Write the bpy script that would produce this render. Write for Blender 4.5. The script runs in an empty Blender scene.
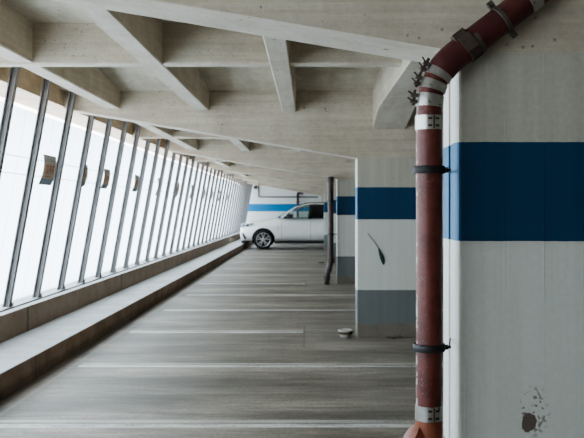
import bpy, bmesh, math, random
from mathutils import Vector, Matrix
random.seed(7)
S = bpy.context.scene
C = S.collection
PI = math.pi

# ------------------------------------------------------------------ helpers
def obj(name, bm, mat, parent=None, smooth=False, loc=None):
    me = bpy.data.meshes.new(name)
    bmesh.ops.recalc_face_normals(bm, faces=bm.faces[:])
    if loc is not None:
        bmesh.ops.translate(bm, verts=bm.verts[:], vec=-Vector(loc))
    bm.to_mesh(me); bm.free()
    if smooth:
        me.polygons.foreach_set('use_smooth', [True]*len(me.polygons))
    o = bpy.data.objects.new(name, me)
    C.objects.link(o)
    for m in (mat if isinstance(mat, (list, tuple)) else [mat]):
        me.materials.append(m)
    if loc is not None:
        o.location = loc
    if parent is not None:
        o.parent = parent
        if loc is None:
            o.location = -Vector(parent.location)   # meshes are written in world space
    return o

def autosmooth(o, ang=35):
    me = o.data
    me.polygons.foreach_set('use_smooth', [True]*len(me.polygons))
    bm = bmesh.new(); bm.from_mesh(me)
    for e in bm.edges:
        e.smooth = not (len(e.link_faces) != 2 or e.calc_face_angle(0) > math.radians(ang))
    bm.to_mesh(me); bm.free()

def thing(name, label, cat, loc, group=None):
    o = bpy.data.objects.new(name, None); C.objects.link(o)
    o.empty_display_size = .1
    o.location = loc
    tag(o, label, cat, group); return o

def tag(o, label, cat, group=None):
    o['label'] = label; o['category'] = cat
    if group: o['group'] = group

def struct(name, bm, m, label=None, smooth=False):
    o = obj(name, bm, m, smooth=smooth)
    o['kind'] = 'structure'
    return o

def box(bm, x0, x1, y0, y1, z0, z1, bev=0.0):
    vs = [bm.verts.new((x, y, z)) for x in (x0, x1) for y in (y0, y1) for z in (z0, z1)]
    q = [(0,1,3,2),(4,6,7,5),(0,4,5,1),(2,3,7,6),(0,2,6,4),(1,5,7,3)]
    fs = [bm.faces.new([vs[i] for i in f]) for f in q]
    if bev > 0:
        es = list({e for f in fs for e in f.edges})
        bmesh.ops.bevel(bm, geom=es, offset=bev, segments=2, affect='EDGES', profile=.6)

def obox(bm, c, ax, ay, az, hx, hy, hz):
    """box of half sizes hx,hy,hz along unit axes ax,ay,az"""
    c = Vector(c); vs = []
    for i in (-1, 1):
        for j in (-1, 1):
            for k in (-1, 1):
                vs.append(bm.verts.new(c + ax*hx*i + ay*hy*j + az*hz*k))
    for f in [(0,1,3,2),(4,6,7,5),(0,4,5,1),(2,3,7,6),(0,2,6,4),(1,5,7,3)]:
        bm.faces.new([vs[i] for i in f])

def prism(bm, pts, axis, a, b):
    """closed polygon pts (2D) swept along an axis from a to b.  axis 'x': pts=(y,z); 'y': pts=(x,z); 'z': pts=(x,y)"""
    def P(p, t):
        return {'x': (t, p[0], p[1]), 'y': (p[0], t, p[1]), 'z': (p[0], p[1], t)}[axis]
    A = [bm.verts.new(P(p, a)) for p in pts]; B = [bm.verts.new(P(p, b)) for p in pts]
    n = len(pts)
    bm.faces.new(A); bm.faces.new(B[::-1])
    for i in range(n):
        bm.faces.new((A[i], A[(i+1) % n], B[(i+1) % n], B[i]))

def sweep(bm, path, rad, n=24, cap=True, hollow=None):
    """tube along a polyline; rad is a number or list"""
    path = [Vector(p) for p in path]
    R = rad if isinstance(rad, (list, tuple)) else [rad]*len(path)
    rings = []
    t0 = (path[1]-path[0]).normalized()
    u = t0.orthogonal().normalized()
    for i, p in enumerate(path):
        if i == 0: t = path[1]-path[0]
        elif i == len(path)-1: t = path[-1]-path[-2]
        else: t = (path[i+1]-path[i]).normalized() + (path[i]-path[i-1]).normalized()
        t.normalize()
        u = (u - t*u.dot(t)).normalized(); v = t.cross(u)
        rings.append([bm.verts.new(p + (u*math.cos(2*PI*k/n) + v*math.sin(2*PI*k/n))*R[i]) for k in range(n)])
    for a, b in zip(rings, rings[1:]):
        for k in range(n):
            bm.faces.new((a[k], a[(k+1) % n], b[(k+1) % n], b[k]))
    if cap:
        bm.faces.new(rings[0][::-1]); bm.faces.new(rings[-1])

def lathe(bm, prof, c, axis='z', n=32):
    """prof = (r, h) list, closed or open"""
    rings = []
    for r, h in prof:
        ring = []
        for k in range(n):
            a = 2*PI*k/n
            x, y = r*math.cos(a), r*math.sin(a)
            p = {'z': (x, y, h), 'y': (x, h, y), 'x': (h, x, y)}[axis]
            ring.append(bm.verts.new((c[0]+p[0], c[1]+p[1], c[2]+p[2])))
        rings.append(ring)
    for a, b in zip(rings, rings[1:]):
        for k in range(n):
            bm.faces.new((a[k], a[(k+1) % n], b[(k+1) % n], b[k]))
    return rings

def copy_tree(o, parent=None):
    c = o.copy(); C.objects.link(c)
    if parent is not None: c.parent = parent
    for ch in list(o.children):
        copy_tree(ch, c)
    return c

# ------------------------------------------------------------------ materials
class NT:
    def __init__(s, name):
        s.m = bpy.data.materials.new(name); s.m.use_nodes = True
        s.t = s.m.node_tree; s.n = s.t.nodes; s.l = s.t.links
        s.n.clear()
        s.out = s.n.new('ShaderNodeOutputMaterial')
        s.b = s.n.new('ShaderNodeBsdfPrincipled')
        s.l.new(s.b.outputs[0], s.out.inputs[0])
    def link(s, a, b): s.l.new(a, b)
    def pos(s):
        return s.n.new('ShaderNodeNewGeometry').outputs['Position']
    def objco(s):
        return s.n.new('ShaderNodeTexCoord').outputs['Object']
    def sep(s, v):
        x = s.n.new('ShaderNodeSeparateXYZ'); s.link(v, x.inputs[0]); return x.outputs
    def scale(s, v, sc, off=(0,0,0)):
        x = s.n.new('ShaderNodeMapping'); s.link(v, x.inputs[0]); x.inputs['Scale'].default_value = sc
        x.inputs['Location'].default_value = off; return x.outputs[0]
    def noise(s, v, scale, detail=4, rough=.55, dist=0):
        x = s.n.new('ShaderNodeTexNoise'); s.link(v, x.inputs['Vector'])
        x.inputs['Scale'].default_value = scale; x.inputs['Detail'].default_value = detail
        x.inputs['Roughness'].default_value = rough; x.inputs['Distortion'].default_value = dist
        return x.outputs[0]
    def voro(s, v, scale):
        x = s.n.new('ShaderNodeTexVoronoi'); s.link(v, x.inputs['Vector']); x.inputs['Scale'].default_value = scale
        return x.outputs[0]
    def m1(s, op, a, b=None, c=None, clamp=False):
        x = s.n.new('ShaderNodeMath'); x.operation = op; x.use_clamp = clamp
        for i, q in enumerate((a, b, c)):
            if q is None: continue
            if isinstance(q, (int, float)): x.inputs[i].default_value = q
            else: s.link(q, x.inputs[i])
        return x.outputs[0]
    def ramp(s, f, stops):
        x = s.n.new('ShaderNodeValToRGB'); s.link(f, x.inputs[0])
        e = x.color_ramp.elements
        while len(e) < len(stops): e.new(.5)
        for i, (p, c) in enumerate(stops):
            e[i].position = p; e[i].color = (c, c, c, 1) if isinstance(c, (int, float)) else (*c, 1)
        return x.outputs[0]
    def smooth(s, f, a, b):
        x = s.n.new('ShaderNodeMapRange'); x.interpolation_type = 'SMOOTHSTEP'
        s.link(f, x.inputs[0]); x.inputs[1].default_value = a; x.inputs[2].default_value = b
        return x.outputs[0]
    def mix(s, f, a, b, mode='MIX'):
        x = s.n.new('ShaderNodeMix'); x.data_type = 'RGBA'; x.blend_type = mode
        for sock, q in ((x.inputs[0], f), (x.inputs[6], a), (x.inputs[7], b)):
            if isinstance(q, (int, float)): sock.default_value = q if sock == x.inputs[0] else (q, q, q, 1)
            elif isinstance(q, tuple): sock.default_value = (*q, 1)
            else: s.link(q, sock)
        return x.outputs[2]
    def bump(s, h, strength, dist=.01):
        x = s.n.new('ShaderNodeBump'); s.link(h, x.inputs['Height'])
        x.inputs['Strength'].default_value = strength; x.inputs['Distance'].default_value = dist
        s.link(x.outputs[0], s.b.inputs['Normal'])
    def col(s, c):
        if isinstance(c, tuple): s.b.inputs['Base Color'].default_value = (*c, 1)
        else: s.link(c, s.b.inputs['Base Color'])
    def set(s, rough=.6, metal=0, spec=.3):
        if isinstance(rough, (int, float)): s.b.inputs['Roughness'].default_value = rough
        else: s.link(rough, s.b.inputs['Roughness'])
        s.b.inputs['Metallic'].default_value = metal
        s.b.inputs['Specular IOR Level'].default_value = spec
        return s.m

def simple(name, c, rough=.5, metal=0, spec=.4, var=.15, nscale=14):
    t = NT(name)
    n = t.noise(t.objco(), nscale, 5)
    t.col(t.mix(n, tuple(v*(1-var) for v in c), tuple(min(1, v*(1+var)) for v in c)))
    return t.set(rough, metal, spec)

def concrete(name, c, axis_scale, hole=True, strength=.5, dirt=.25, tint=(.42, .36, .28), under=(.63, .585, .51)):
    """board-marked concrete with bounce light put into a paler underside colour; axis_scale stretches the streaks"""
    t = NT(name); p = t.pos()
    big = t.noise(p, .9, 5, .6)
    st = t.noise(t.scale(p, axis_scale), 3.0, 7, .65)
    fine = t.noise(p, 34, 5, .65)
    blot = t.noise(p, 3.4, 6, .7)
    if under is not None:
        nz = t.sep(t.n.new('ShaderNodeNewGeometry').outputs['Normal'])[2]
        c = t.mix(t.smooth(nz, -.55, -.9), c, under)  # undersides lightened for floor bounce in the colour itself
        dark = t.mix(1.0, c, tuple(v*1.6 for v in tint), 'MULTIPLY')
    else:
        dark = tuple(c[i]*tint[i]*1.6 for i in range(3))
    k = t.mix(t.m1('MULTIPLY', t.smooth(big, .45, .75), dirt), c, dark)
    k = t.mix(.42, k, t.mix(t.smooth(st, .25, .75), .34, .68), 'OVERLAY')
    k = t.mix(.35, k, t.mix(t.smooth(blot, .3, .7), .34, .64), 'OVERLAY')
    k = t.mix(.35, k, t.mix(fine, .2, .8), 'OVERLAY')
    h = t.m1('ADD', t.m1('MULTIPLY', st, 1.0), t.m1('MULTIPLY', fine, .5))
    if hole:
        v = t.voro(p, 6.0)
        hm = t.smooth(v, .06, .10)
        hm2 = t.smooth(t.noise(p, 2.3, 2), .45, .52)
        v2 = t.voro(p, 19.0)
        small = t.m1('MULTIPLY', t.m1('SUBTRACT', 1.0, t.smooth(v2, .10, .16)), t.smooth(t.noise(p, 3.1, 3), .50, .58))
        hole_f = t.m1('MAXIMUM', t.m1('MULTIPLY', t.m1('SUBTRACT', 1.0, hm), hm2), t.m1('MULTIPLY', small, .8))
        k = t.mix(t.m1('MULTIPLY', hole_f, .55), k, (.075, .058, .042))
        h = t.m1('SUBTRACT', h, hole_f)
    t.col(k); t.bump(h, strength, .014)
    return t.set(.75, 0, .2)

WARM = (.55, .485, .395)
M = {}
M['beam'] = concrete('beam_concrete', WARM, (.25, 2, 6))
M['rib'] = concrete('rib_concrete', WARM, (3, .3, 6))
M['slab'] = concrete('slab_concrete', (.56, .515, .43), (2.5, .4, 2), dirt=.35, under=None)
M['edge'] = concrete('edge_beam_concrete', (.50, .415, .30), (2, .6, 2), dirt=.8, tint=(.45, .28, .15), under=(.60, .58, .52))

def column_mat():
    t = NT('banded_pillar_paint'); p = t.pos(); s = t.sep(p)
    nz = t.noise(p, 9, 4)
    z = t.m1('ADD', s[2], t.m1('MULTIPLY', t.m1('SUBTRACT', nz, .5), .006))
    st = t.noise(t.scale(p, (9, 9, .35)), 1.6, 5, .6)
    # board joints every 0.12 m across the face
    saw = t.m1('FRACT', t.m1('MULTIPLY', s[0], 6.3))
    jn = t.m1('MULTIPLY', t.smooth(t.m1('ABSOLUTE', t.m1('SUBTRACT', saw, .5)), .475, .5), t.smooth(t.noise(p, 1.4, 3), .4, .6))
    fine = t.noise(p, 45, 4)
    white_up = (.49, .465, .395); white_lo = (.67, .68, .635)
    k = t.mix(t.smooth(z, 1.42, 1.55), white_lo, white_up)  # upper part darker: falloff of floor bounce put into the colour
    k = t.mix(.28, k, t.mix(t.smooth(st, .25, .75), .36, .66), 'OVERLAY')
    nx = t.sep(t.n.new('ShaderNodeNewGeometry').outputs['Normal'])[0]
    k = t.mix(t.smooth(nx, -.35, -.75), k, (.74, .73, .70))  # window-facing side and corner lightened, side light put into the colour
    k = t.mix(.25, k, t.mix(fine, .2, .8), 'OVERLAY')
    k = t.mix(t.m1('MULTIPLY', jn, .35), k, (.78, .78, .74))
    # hair cracks of the plaster on the top lift
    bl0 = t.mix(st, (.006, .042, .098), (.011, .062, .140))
    bl = t.mix(t.smooth(nx, -.35, -.75), bl0, (.012, .15, .33))  # blue brighter on that side too, window light mixed into the colour
    inb = t.m1('MULTIPLY', t.m1('GREATER_THAN', z, 1.47), t.m1('LESS_THAN', z, 1.871))
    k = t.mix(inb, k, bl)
    base = t.mix(st, (.145, .160, .160), (.21, .225, .222))
    k = t.mix(t.m1('LESS_THAN', z, .59), k, base)
    zd = t.m1('ADD', s[2], t.m1('MULTIPLY', t.m1('SUBTRACT', t.noise(p, 7, 5), .5), .10))
    k = t.mix(t.m1('MULTIPLY', t.m1('SUBTRACT', 1, t.smooth(zd, .13, .21)), .85), k, t.mix(nz, (.13, .105, .08), (.30, .25, .20)))
    # brown blot on the near pillar
    dx = t.m1('SUBTRACT', s[0], .893); dz = t.m1('SUBTRACT', s[2], .735)
    dy = t.m1('SUBTRACT', s[1], 3.44)
    wob = t.m1('MULTIPLY', t.m1('SUBTRACT', t.noise(p, 22, 4, .6), .5), .06)
    d = t.m1('SQRT', t.m1('ADD', t.m1('ADD', t.m1('MULTIPLY', t.m1('MULTIPLY', dx, dx), 1.5), t.m1('MULTIPLY', t.m1('MULTIPLY', dz, dz), .9)), t.m1('MULTIPLY', dy, dy)))
    blot = t.m1('SUBTRACT', 1, t.smooth(t.m1('ADD', d, wob), .034, .042))
    k = t.mix(t.m1('MULTIPLY', blot, .9), k, (.085, .046, .033))
    d2 = t.m1('SQRT', t.m1('ADD', t.m1('ADD', t.m1('POWER', t.m1('SUBTRACT', s[0], .915), 2), t.m1('MULTIPLY', t.m1('POWER', t.m1('SUBTRACT', s[2], .78), 2), .35)), t.m1('MULTIPLY', dy, dy)))
    sp = t.m1('MULTIPLY', t.m1('SUBTRACT', 1, t.smooth(d2, .04, .075)), t.smooth(t.noise(p, 55, 3), .53, .62))
    k = t.mix(t.m1('MULTIPLY', sp, .75), k, (.16, .11, .08))
    # few pits
    v = t.voro(p, 4.2)
    pit = t.m1('MULTIPLY', t.m1('SUBTRACT', 1, t.smooth(v, .03, .05)), t.smooth(t.noise(p, 1.7, 2), .5, .56))
    k = t.mix(t.m1('MULTIPLY', pit, .6), k, (.10, .09, .08))
    t.col(k)
    h = t.m1('ADD', t.m1('MULTIPLY', st, .7), t.m1('ADD', t.m1('MULTIPLY', fine, .25), t.m1('MULTIPLY', jn, .4)))
    t.bump(h, .3, .01)
    return t.set(.5, 0, .35)
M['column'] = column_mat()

def backwall_mat():
    t = NT('banded_wall_paint'); p = t.pos(); s = t.sep(p)
    n = t.noise(p, 1.2, 5)
    k = t.mix(n, (.70, .71, .70), (.80, .81, .80))
    inb = t.m1('MULTIPLY', t.m1('GREATER_THAN', s[2], 1.47), t.m1('LESS_THAN', s[2], 1.871))
    k = t.mix(inb, k, (.02, .20, .42))
    k = t.mix(t.m1('LESS_THAN', s[2], .35), k, (.24, .28, .29))
    t.col(k); return t.set(.6, 0, .3)
M['backwall'] = backwall_mat()
M['plainwall'] = simple('pale_wall_paint', (.44, .40, .32), .7, var=.1, nscale=1.5)

def floor_mat():
    t = NT('worn_concrete_deck'); p = t.pos(); s = t.sep(p)
    big = t.noise(t.scale(p, (.35, 1, 1)), 1.1, 6, .6)
    st = t.noise(t.scale(p, (.35, 1.9, 1)), 1.3, 7, .66, .6)
    st2 = t.noise(t.scale(p, (.5, 6, 1)), 2.4, 5, .65, .2)
    fine = t.noise(p, 30, 4, .65)
    pat = t.noise(t.scale(p, (.45, 1.15, 1), (3, 1, 0)), 2.1, 8, .72, .8)
    k = t.mix(t.smooth(big, .3, .7), (.15, .128, .105), (.30, .262, .218))
    def mul(k, f, lo, hi, a, b): return t.mix(1.0, k, t.mix(t.smooth(f, lo, hi), a, b), 'MULTIPLY')
    k = mul(k, st, .30, .70, .74, 1.28)
    k = mul(k, pat, .35, .68, .72, 1.30)
    k = mul(k, st2, .3, .7, .80, 1.15)
    k = mul(k, fine, .3, .7, .80, 1.18)
    # oily dark tyre patches
    oil = t.smooth(t.noise(t.scale(p, (.5, 1.3, 1)), .9, 4, .5), .56, .72)
    k = t.mix(t.m1('MULTIPLY', oil, .5), k, (.085, .075, .065))
    pads = None
    # poured pads beside the pillars, saw-cut around
    for yc in (10.75, 18.3, 25.6, 33.3):
        ax = t.m1('ABSOLUTE', t.m1('SUBTRACT', s[0], 1.05)); ay = t.m1('ABSOLUTE', t.m1('SUBTRACT', s[1], yc))
        e = t.m1('MAXIMUM', t.m1('SUBTRACT', ax, 1.1), t.m1('SUBTRACT', ay, .95))
        pads = e if pads is None else t.m1('MINIMUM', pads, e)
        k = t.mix(t.m1('MULTIPLY', t.m1('LESS_THAN', e, 0), .20), k, (.36, .33, .29))
        k = t.mix(t.m1('MULTIPLY', t.m1('LESS_THAN', t.m1('ABSOLUTE', e), .012), .45), k, (.10, .10, .095))
    # faded double bay lines across the deck
    fy = t.m1('FRACT', t.m1('DIVIDE', t.m1('ADD', t.m1('SUBTRACT', s[1], 6.33), 1.19+2.38*20), 2.38))
    dl = t.m1('MULTIPLY', t.m1('SUBTRACT', fy, .5), 2.38)
    a = t.m1('SUBTRACT', 1, t.smooth(t.m1('ABSOLUTE', t.m1('SUBTRACT', t.m1('ADD', dl, t.m1('MULTIPLY', t.m1('SUBTRACT', st2, .5), .05)), -.055)), .040, .062))
    b = t.m1('SUBTRACT', 1, t.smooth(t.m1('ABSOLUTE', t.m1('SUBTRACT', t.m1('ADD', dl, t.m1('MULTIPLY', t.m1('SUBTRACT', st2, .5), .05)), .075)), .030, .055))
    wear = t.smooth(t.m1('ADD', t.m1('MULTIPLY', t.noise(t.scale(p, (.8, 3, 1)), 2.2, 6, .7), .75), t.m1('MULTIPLY', fine, .25)), .33, .55)
    ln = t.m1('MULTIPLY', t.m1('MAXIMUM', t.m1('MULTIPLY', a, .95), t.m1('MULTIPLY', b, .55)), wear)
    ln = t.m1('MULTIPLY', t.m1('MULTIPLY', ln, t.m1('GREATER_THAN', pads, .02)), t.m1('GREATER_THAN', t.m1('ADD', s[0], t.m1('MULTIPLY', big, .4)), -2.12))
    k = t.mix(t.m1('MULTIPLY', ln, .85), k, (.74, .74, .72))
    # gutter strip along the kerb foot
    g = t.m1('SUBTRACT', 1, t.smooth(t.m1('ADD', s[0], t.m1('MULTIPLY', fine, .05)), -2.50, -2.42))
    k = t.mix(t.m1('MULTIPLY', g, .8), k, (.13, .105, .085))
    g2 = t.m1('SUBTRACT', 1, t.smooth(t.m1('ABSOLUTE', t.m1('ADD', s[0], 2.40)), .012, .03))
    k = t.mix(t.m1('MULTIPLY', g2, .35), k, (.42, .38, .34))
    t.col(k); t.bump(t.m1('ADD', t.m1('MULTIPLY', st, .5), t.m1('MULTIPLY', fine, .4)), .25, .01)
    r = t.m1('ADD', .30, t.m1('MULTIPLY', pat, .35))
    return t.set(r, 0, .45)
M['floor'] = floor_mat()

def kerb_mat(name, c1, c2, joint):
    t = NT(name); p = t.pos(); s = t.sep(p)
    big = t.noise(p, 2.2, 6, .65); fine = t.noise(p, 32, 4)
    nrm = t.n.new('ShaderNodeNewGeometry').outputs['Normal']
    up = t.sep(nrm)[2]
    side = t.mix(t.smooth(big, .3, .7), c1, c2)
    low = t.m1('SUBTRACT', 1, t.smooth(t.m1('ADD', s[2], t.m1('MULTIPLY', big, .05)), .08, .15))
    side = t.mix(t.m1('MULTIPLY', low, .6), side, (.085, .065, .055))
    fr = t.m1('ABSOLUTE', t.m1('SUBTRACT', t.m1('FRACT', t.m1('DIVIDE', s[1], joint)), .5))
    side = t.mix(t.m1('MULTIPLY', t.m1('GREATER_THAN', fr, .492), .6), side, (.05, .04, .035))
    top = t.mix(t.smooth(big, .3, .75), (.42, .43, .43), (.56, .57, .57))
    k = t.mix(t.smooth(up, .5, .9), side, top)  # brown concrete sides; the paler top has window light put into its colour
    k = t.mix(.25, k, t.mix(fine, .2, .8), 'OVERLAY')
    t.col(k); t.bump(t.m1('ADD', big, t.m1('MULTIPLY', fine, .4)), .3, .01)
    return t.set(.65, 0, .3)
M['kerb'] = kerb_mat('kerb_concrete', (.20, .135, .095), (.36, .26, .19), 1.6)
M['parapet'] = kerb_mat('parapet_concrete', (.23, .165, .118), (.33, .245, .185), 4.8)

def pane_mat():
    t = NT('translucent_white_pane')
    t.n.remove(t.b)
    tr = t.n.new('ShaderNodeBsdfTranslucent'); tp = t.n.new('ShaderNodeBsdfTransparent')
    nz = t.noise(t.scale(t.pos(), (1, .5, .35)), 1.2, 3)
    t.link(t.mix(nz, (.74, .84, .895), (.82, .905, .955)), tr.inputs[0])
    tp.inputs[0].default_value = (.78, .85, .885, 1)
    gl = t.n.new('ShaderNodeBsdfGlossy'); gl.inputs['Roughness'].default_value = .25
    gl.inputs['Color'].default_value = (.8, .85, .9, 1)
    mx = t.n.new('ShaderNodeMixShader'); mx.inputs[0].default_value = .35
    t.link(tr.outputs[0], mx.inputs[1]); t.link(tp.outputs[0], mx.inputs[2])
    m2 = t.n.new('ShaderNodeMixShader'); m2.inputs[0].default_value = .03
    t.link(mx.outputs[0], m2.inputs[1]); t.link(gl.outputs[0], m2.inputs[2])
    t.link(m2.outputs[0], t.out.inputs[0])
    return t.m
M['pane'] = pane_mat()
M['post'] = simple('brown_grey_steel', (.19, .185, .185), .45, 0, .4, var=.2, nscale=6)
M['bracket'] = simple('pale_galvanised', (.55, .56, .56), .5, .3)
M['wire'] = simple('thin_grey_wire', (.42, .45, .47), .5, .3)
M['dark'] = simple('dark_flashing', (.05, .045, .045), .5)

def pipe_mat(name, c1, c2, chips=True):
    t = NT(name); p = t.pos()
    n = t.noise(p, 11, 6, .65); f = t.noise(p, 70, 4, .7)
    k = t.mix(t.smooth(n, .3, .7), c1, c2)
    k = t.mix(.35, k, t.mix(f, .2, .8), 'OVERLAY')
    if chips:
        ch = t.m1('MULTIPLY', t.smooth(t.noise(p, 95, 3, .7), .60, .70), t.smooth(t.noise(p, 6, 3), .42, .6))
        k = t.mix(t.m1('MULTIPLY', ch, .35), k, (.45, .36, .33))
        # knocked-off paint down the outer flank
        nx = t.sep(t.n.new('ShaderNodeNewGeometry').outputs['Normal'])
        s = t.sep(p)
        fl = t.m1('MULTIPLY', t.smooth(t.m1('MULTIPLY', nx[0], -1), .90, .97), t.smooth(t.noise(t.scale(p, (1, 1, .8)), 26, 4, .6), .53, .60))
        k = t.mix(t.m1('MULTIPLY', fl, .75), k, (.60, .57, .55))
    t.col(k); t.bump(t.m1('ADD', n, f), .2, .004)
    return t.set(.42, 0, .45)
M['pipe'] = pipe_mat('oxide_red_pipe_paint', (.105, .025, .021), (.185, .050, .040))
M['pipe_shaded'] = pipe_mat('shaded_red_pipe_paint', (.065, .016, .017), (.105, .028, .026), False)  # darker copy of the pipe red, shade of the upper run put into it
M['orange'] = pipe_mat('orange_red_pipe_paint', (.21, .058, .034), (.27, .08, .045), False)
M['farpipe'] = pipe_mat('dark_brown_pipe_paint', (.05, .032, .032), (.085, .05, .048), False)
def steel():
    t = NT('stainless_band'); p = t.pos()
    n = t.noise(t.scale(p, (1, 1, 1)), 30, 4)
    t.col(t.mix(n, (.30, .30, .285), (.60, .60, .58)))
    return t.set(t.m1('ADD', .18, t.m1('MULTIPLY', n, .25)), .85, .5)
M['steel'] = steel()
M['rust'] = simple('rusty_steel', (.10, .075, .062), .6, .4, var=.5, nscale=40)
M['black'] = simple('black_rubber_clamp', (.028, .026, .028), .5, 0, .4)
M['bolt'] = simple('dull_bolt', (.16, .14, .12), .4, .7)

# ------------------------------------------------------------------ layout numbers (metres, camera at x=0 y=0 z=1.6, looking along +y)
EYE = 1.6
F = 850.0
VX, VY = 308.5, 209.0
YB = [-4.3, 3.44, 10.6, 18.1, 25.42, 33.1, 40.6]     # front faces of the beams
BT = .36                                              # beam / pillar thickness
YEND = 45.0
YBACK = -7.0
XR = 5.6

# ------------------------------------------------------------------ shell
bm = bmesh.new(); box(bm, -2.57, XR, YBACK, YEND, -.2, 0); struct('floor', bm, M['floor'])

bm = bmesh.new()   # ledge and kerb, monolithic
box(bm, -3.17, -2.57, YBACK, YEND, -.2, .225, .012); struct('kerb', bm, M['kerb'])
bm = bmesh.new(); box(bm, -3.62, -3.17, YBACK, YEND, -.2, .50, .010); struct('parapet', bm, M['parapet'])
bm = bmesh.new(); box(bm, -3.305, -3.278, YBACK, YEND, .495, .512); struct('trim_1', bm, M['dark'])

# ceiling with a fall towards each beam
SL, SLB = 3.185, 3.07
prof = [(YBACK, SL)]
for y in YB:
    prof += [(y-1.3, SL), (y, SLB), (y+BT, SLB), (y+BT+1.3, SL)]
prof = [p for p in prof if YBACK <= p[0] <= YEND]
prof += [(YEND, prof[-1][1]), (YEND, 3.5), (YBACK, 3.5)]
bm = bmesh.new(); prism(bm, prof, 'x', -3.5, XR); struct('ceiling', bm, M['slab'])

bm = bmesh.new(); box(bm, -3.5, -3.05, YBACK, YEND, 2.875, 3.3); struct('beam', bm, M['edge'])

def soffit(x): return 2.236 + .168*(.615-x)
for y in YB:
    bm = bmesh.new()
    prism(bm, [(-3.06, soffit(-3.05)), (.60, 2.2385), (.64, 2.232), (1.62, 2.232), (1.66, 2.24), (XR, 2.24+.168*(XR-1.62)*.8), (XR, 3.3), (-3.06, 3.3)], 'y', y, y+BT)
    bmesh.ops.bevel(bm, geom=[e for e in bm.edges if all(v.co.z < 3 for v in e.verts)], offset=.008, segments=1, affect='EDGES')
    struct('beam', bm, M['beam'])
# ribs between the beams and the cross ribs half way
RIBS = [(-2.53, -2.35, 2.85), (-1.425, -1.24, 2.83), (-.325, -.155, 2.81), (2.1, 2.28, 2.83), (3.3, 3.48, 2.84)]
edges_y = [YBACK] + [v for y in YB for v in (y, y+BT)] + [YEND]
bays = [(edges_y[i], edges_y[i+1]) for i in range(0, len(edges_y), 2)]
for (a, b) in bays:
    for x0, x1, z in RIBS:
        bm = bmesh.new(); box(bm, x0, x1, a-.01, b+.01, z, 3.28)
        bmesh.ops.bevel(bm, geom=[e for e in bm.edges if all(v.co.z < 3 for v in e.verts)], offset=.010, segments=1, affect='EDGES')
        struct('beam', bm, M['rib'])
    # haunched rib on the pillar line
    bm = bmesh.new()
    if b - a > 4:
        pr = [(a-.01, 2.60), (a+.9, 2.755), (b-.9, 2.755), (b+.01, 2.60), (b+.01, 3.28), (a-.01, 3.28)]
    else:
        pr = [(a-.01, 2.70), (b+.01, 2.70), (b+.01, 3.28), (a-.01, 3.28)]
    prism(bm, pr, 'x', .80, 1.21); struct('beam', bm, M['rib'])
    if b - a > 4:
        yc = b - 3.36
        bm = bmesh.new()
        box(bm, -3.06, XR, yc, yc+.16, 2.835, 3.28)
        bmesh.ops.bevel(bm, geom=[e for e in bm.edges if all(v.co.z < 3 for v in e.verts)], offset=.012, segments=1, affect='EDGES')
        struct('beam', bm, M['beam'])

# pillars
def pillar(y):
    bm = bmesh.new()
    pts = [(1.62, y), (1.62, y+BT), (.603, y+BT), (.603, y+.212)]
    for k in range(7):       # groove in the side
        a = PI*k/6
        pts.append((.602+.036*math.sin(a), y+.185+.027*math.cos(a)))
    pts += [(.601, y+.158), (.600, y+.034), (.603, y+.016), (.609, y+.004), (.618, y)]
    prism(bm, pts, 'z', -.05, 2.2322)
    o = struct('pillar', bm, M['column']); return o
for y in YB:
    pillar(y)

# walls
bm = bmesh.new(); box(bm, -3.62, XR+.2, YEND, YEND+.2, -.2, 3.5); struct('wall_back', bm, M['backwall'])
bm = bmesh.new(); box(bm, XR, XR+.2, YBACK, YEND, -.2, 3.5); struct('wall_right', bm, M['plainwall'])
bm = bmesh.new(); box(bm, -3.62, XR+.2, YBACK-.2, YBACK, -.2, 3.5); struct('added_wall_front', bm, M['plainwall'])  # unseen wall added behind the camera to cut light from the rear

# ------------------------------------------------------------------ slanted window wall
bm = bmesh.new(); box(bm, -3.62, -3.42, YBACK, -3.85, .49, 3.3); struct('added_wall_left', bm, M['plainwall'])  # unseen solid stretch added to keep side light off the near pillar front
TILT = .18
def wall_x(z, off=0): return -3.37 + TILT*(z-.50) + off
ZT = 3.19
ax_up = Vector((TILT, 0, 1)).normalized(); ax_y = Vector((0, 1, 0)); ax_n = ax_y.cross(ax_up)
L = (ZT-.50)*math.sqrt(1+TILT**2)
def post_mesh():
    bm = bmesh.new()
    c = ax_up*(L/2)
    for s in (-1, 1):
        obox(bm, c + ax_n*(.030*s), ax_n, ax_y, ax_up, .0055, .038, L/2)
    obox(bm, c, ax_n, ax_y, ax_up, .030, .006, L/2)
    return bm
P0, DP = 9.49, 1.0232
ordn = ['first', 'second', 'third', 'fourth', 'fifth', 'sixth', 'seventh', 'eighth', 'ninth', 'tenth', 'eleventh', 'twelfth', 'thirteenth', 'fourteenth', 'fifteenth',
        'sixteenth', 'seventeenth', 'eighteenth', 'nineteenth', 'twentieth', 'twenty-first', 'twenty-second', 'twenty-third', 'twenty-fourth', 'twenty-fifth', 'twenty-sixth',
        'twenty-seventh', 'twenty-eighth', 'twenty-ninth', 'thirtieth', 'thirty-first', 'thirty-second', 'thirty-third', 'thirty-fourth', 'thirty-fifth', 'thirty-sixth']
def base(y): return Vector((-3.37, y, .50))
proto = None
ks = range(-1, 35)
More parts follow.
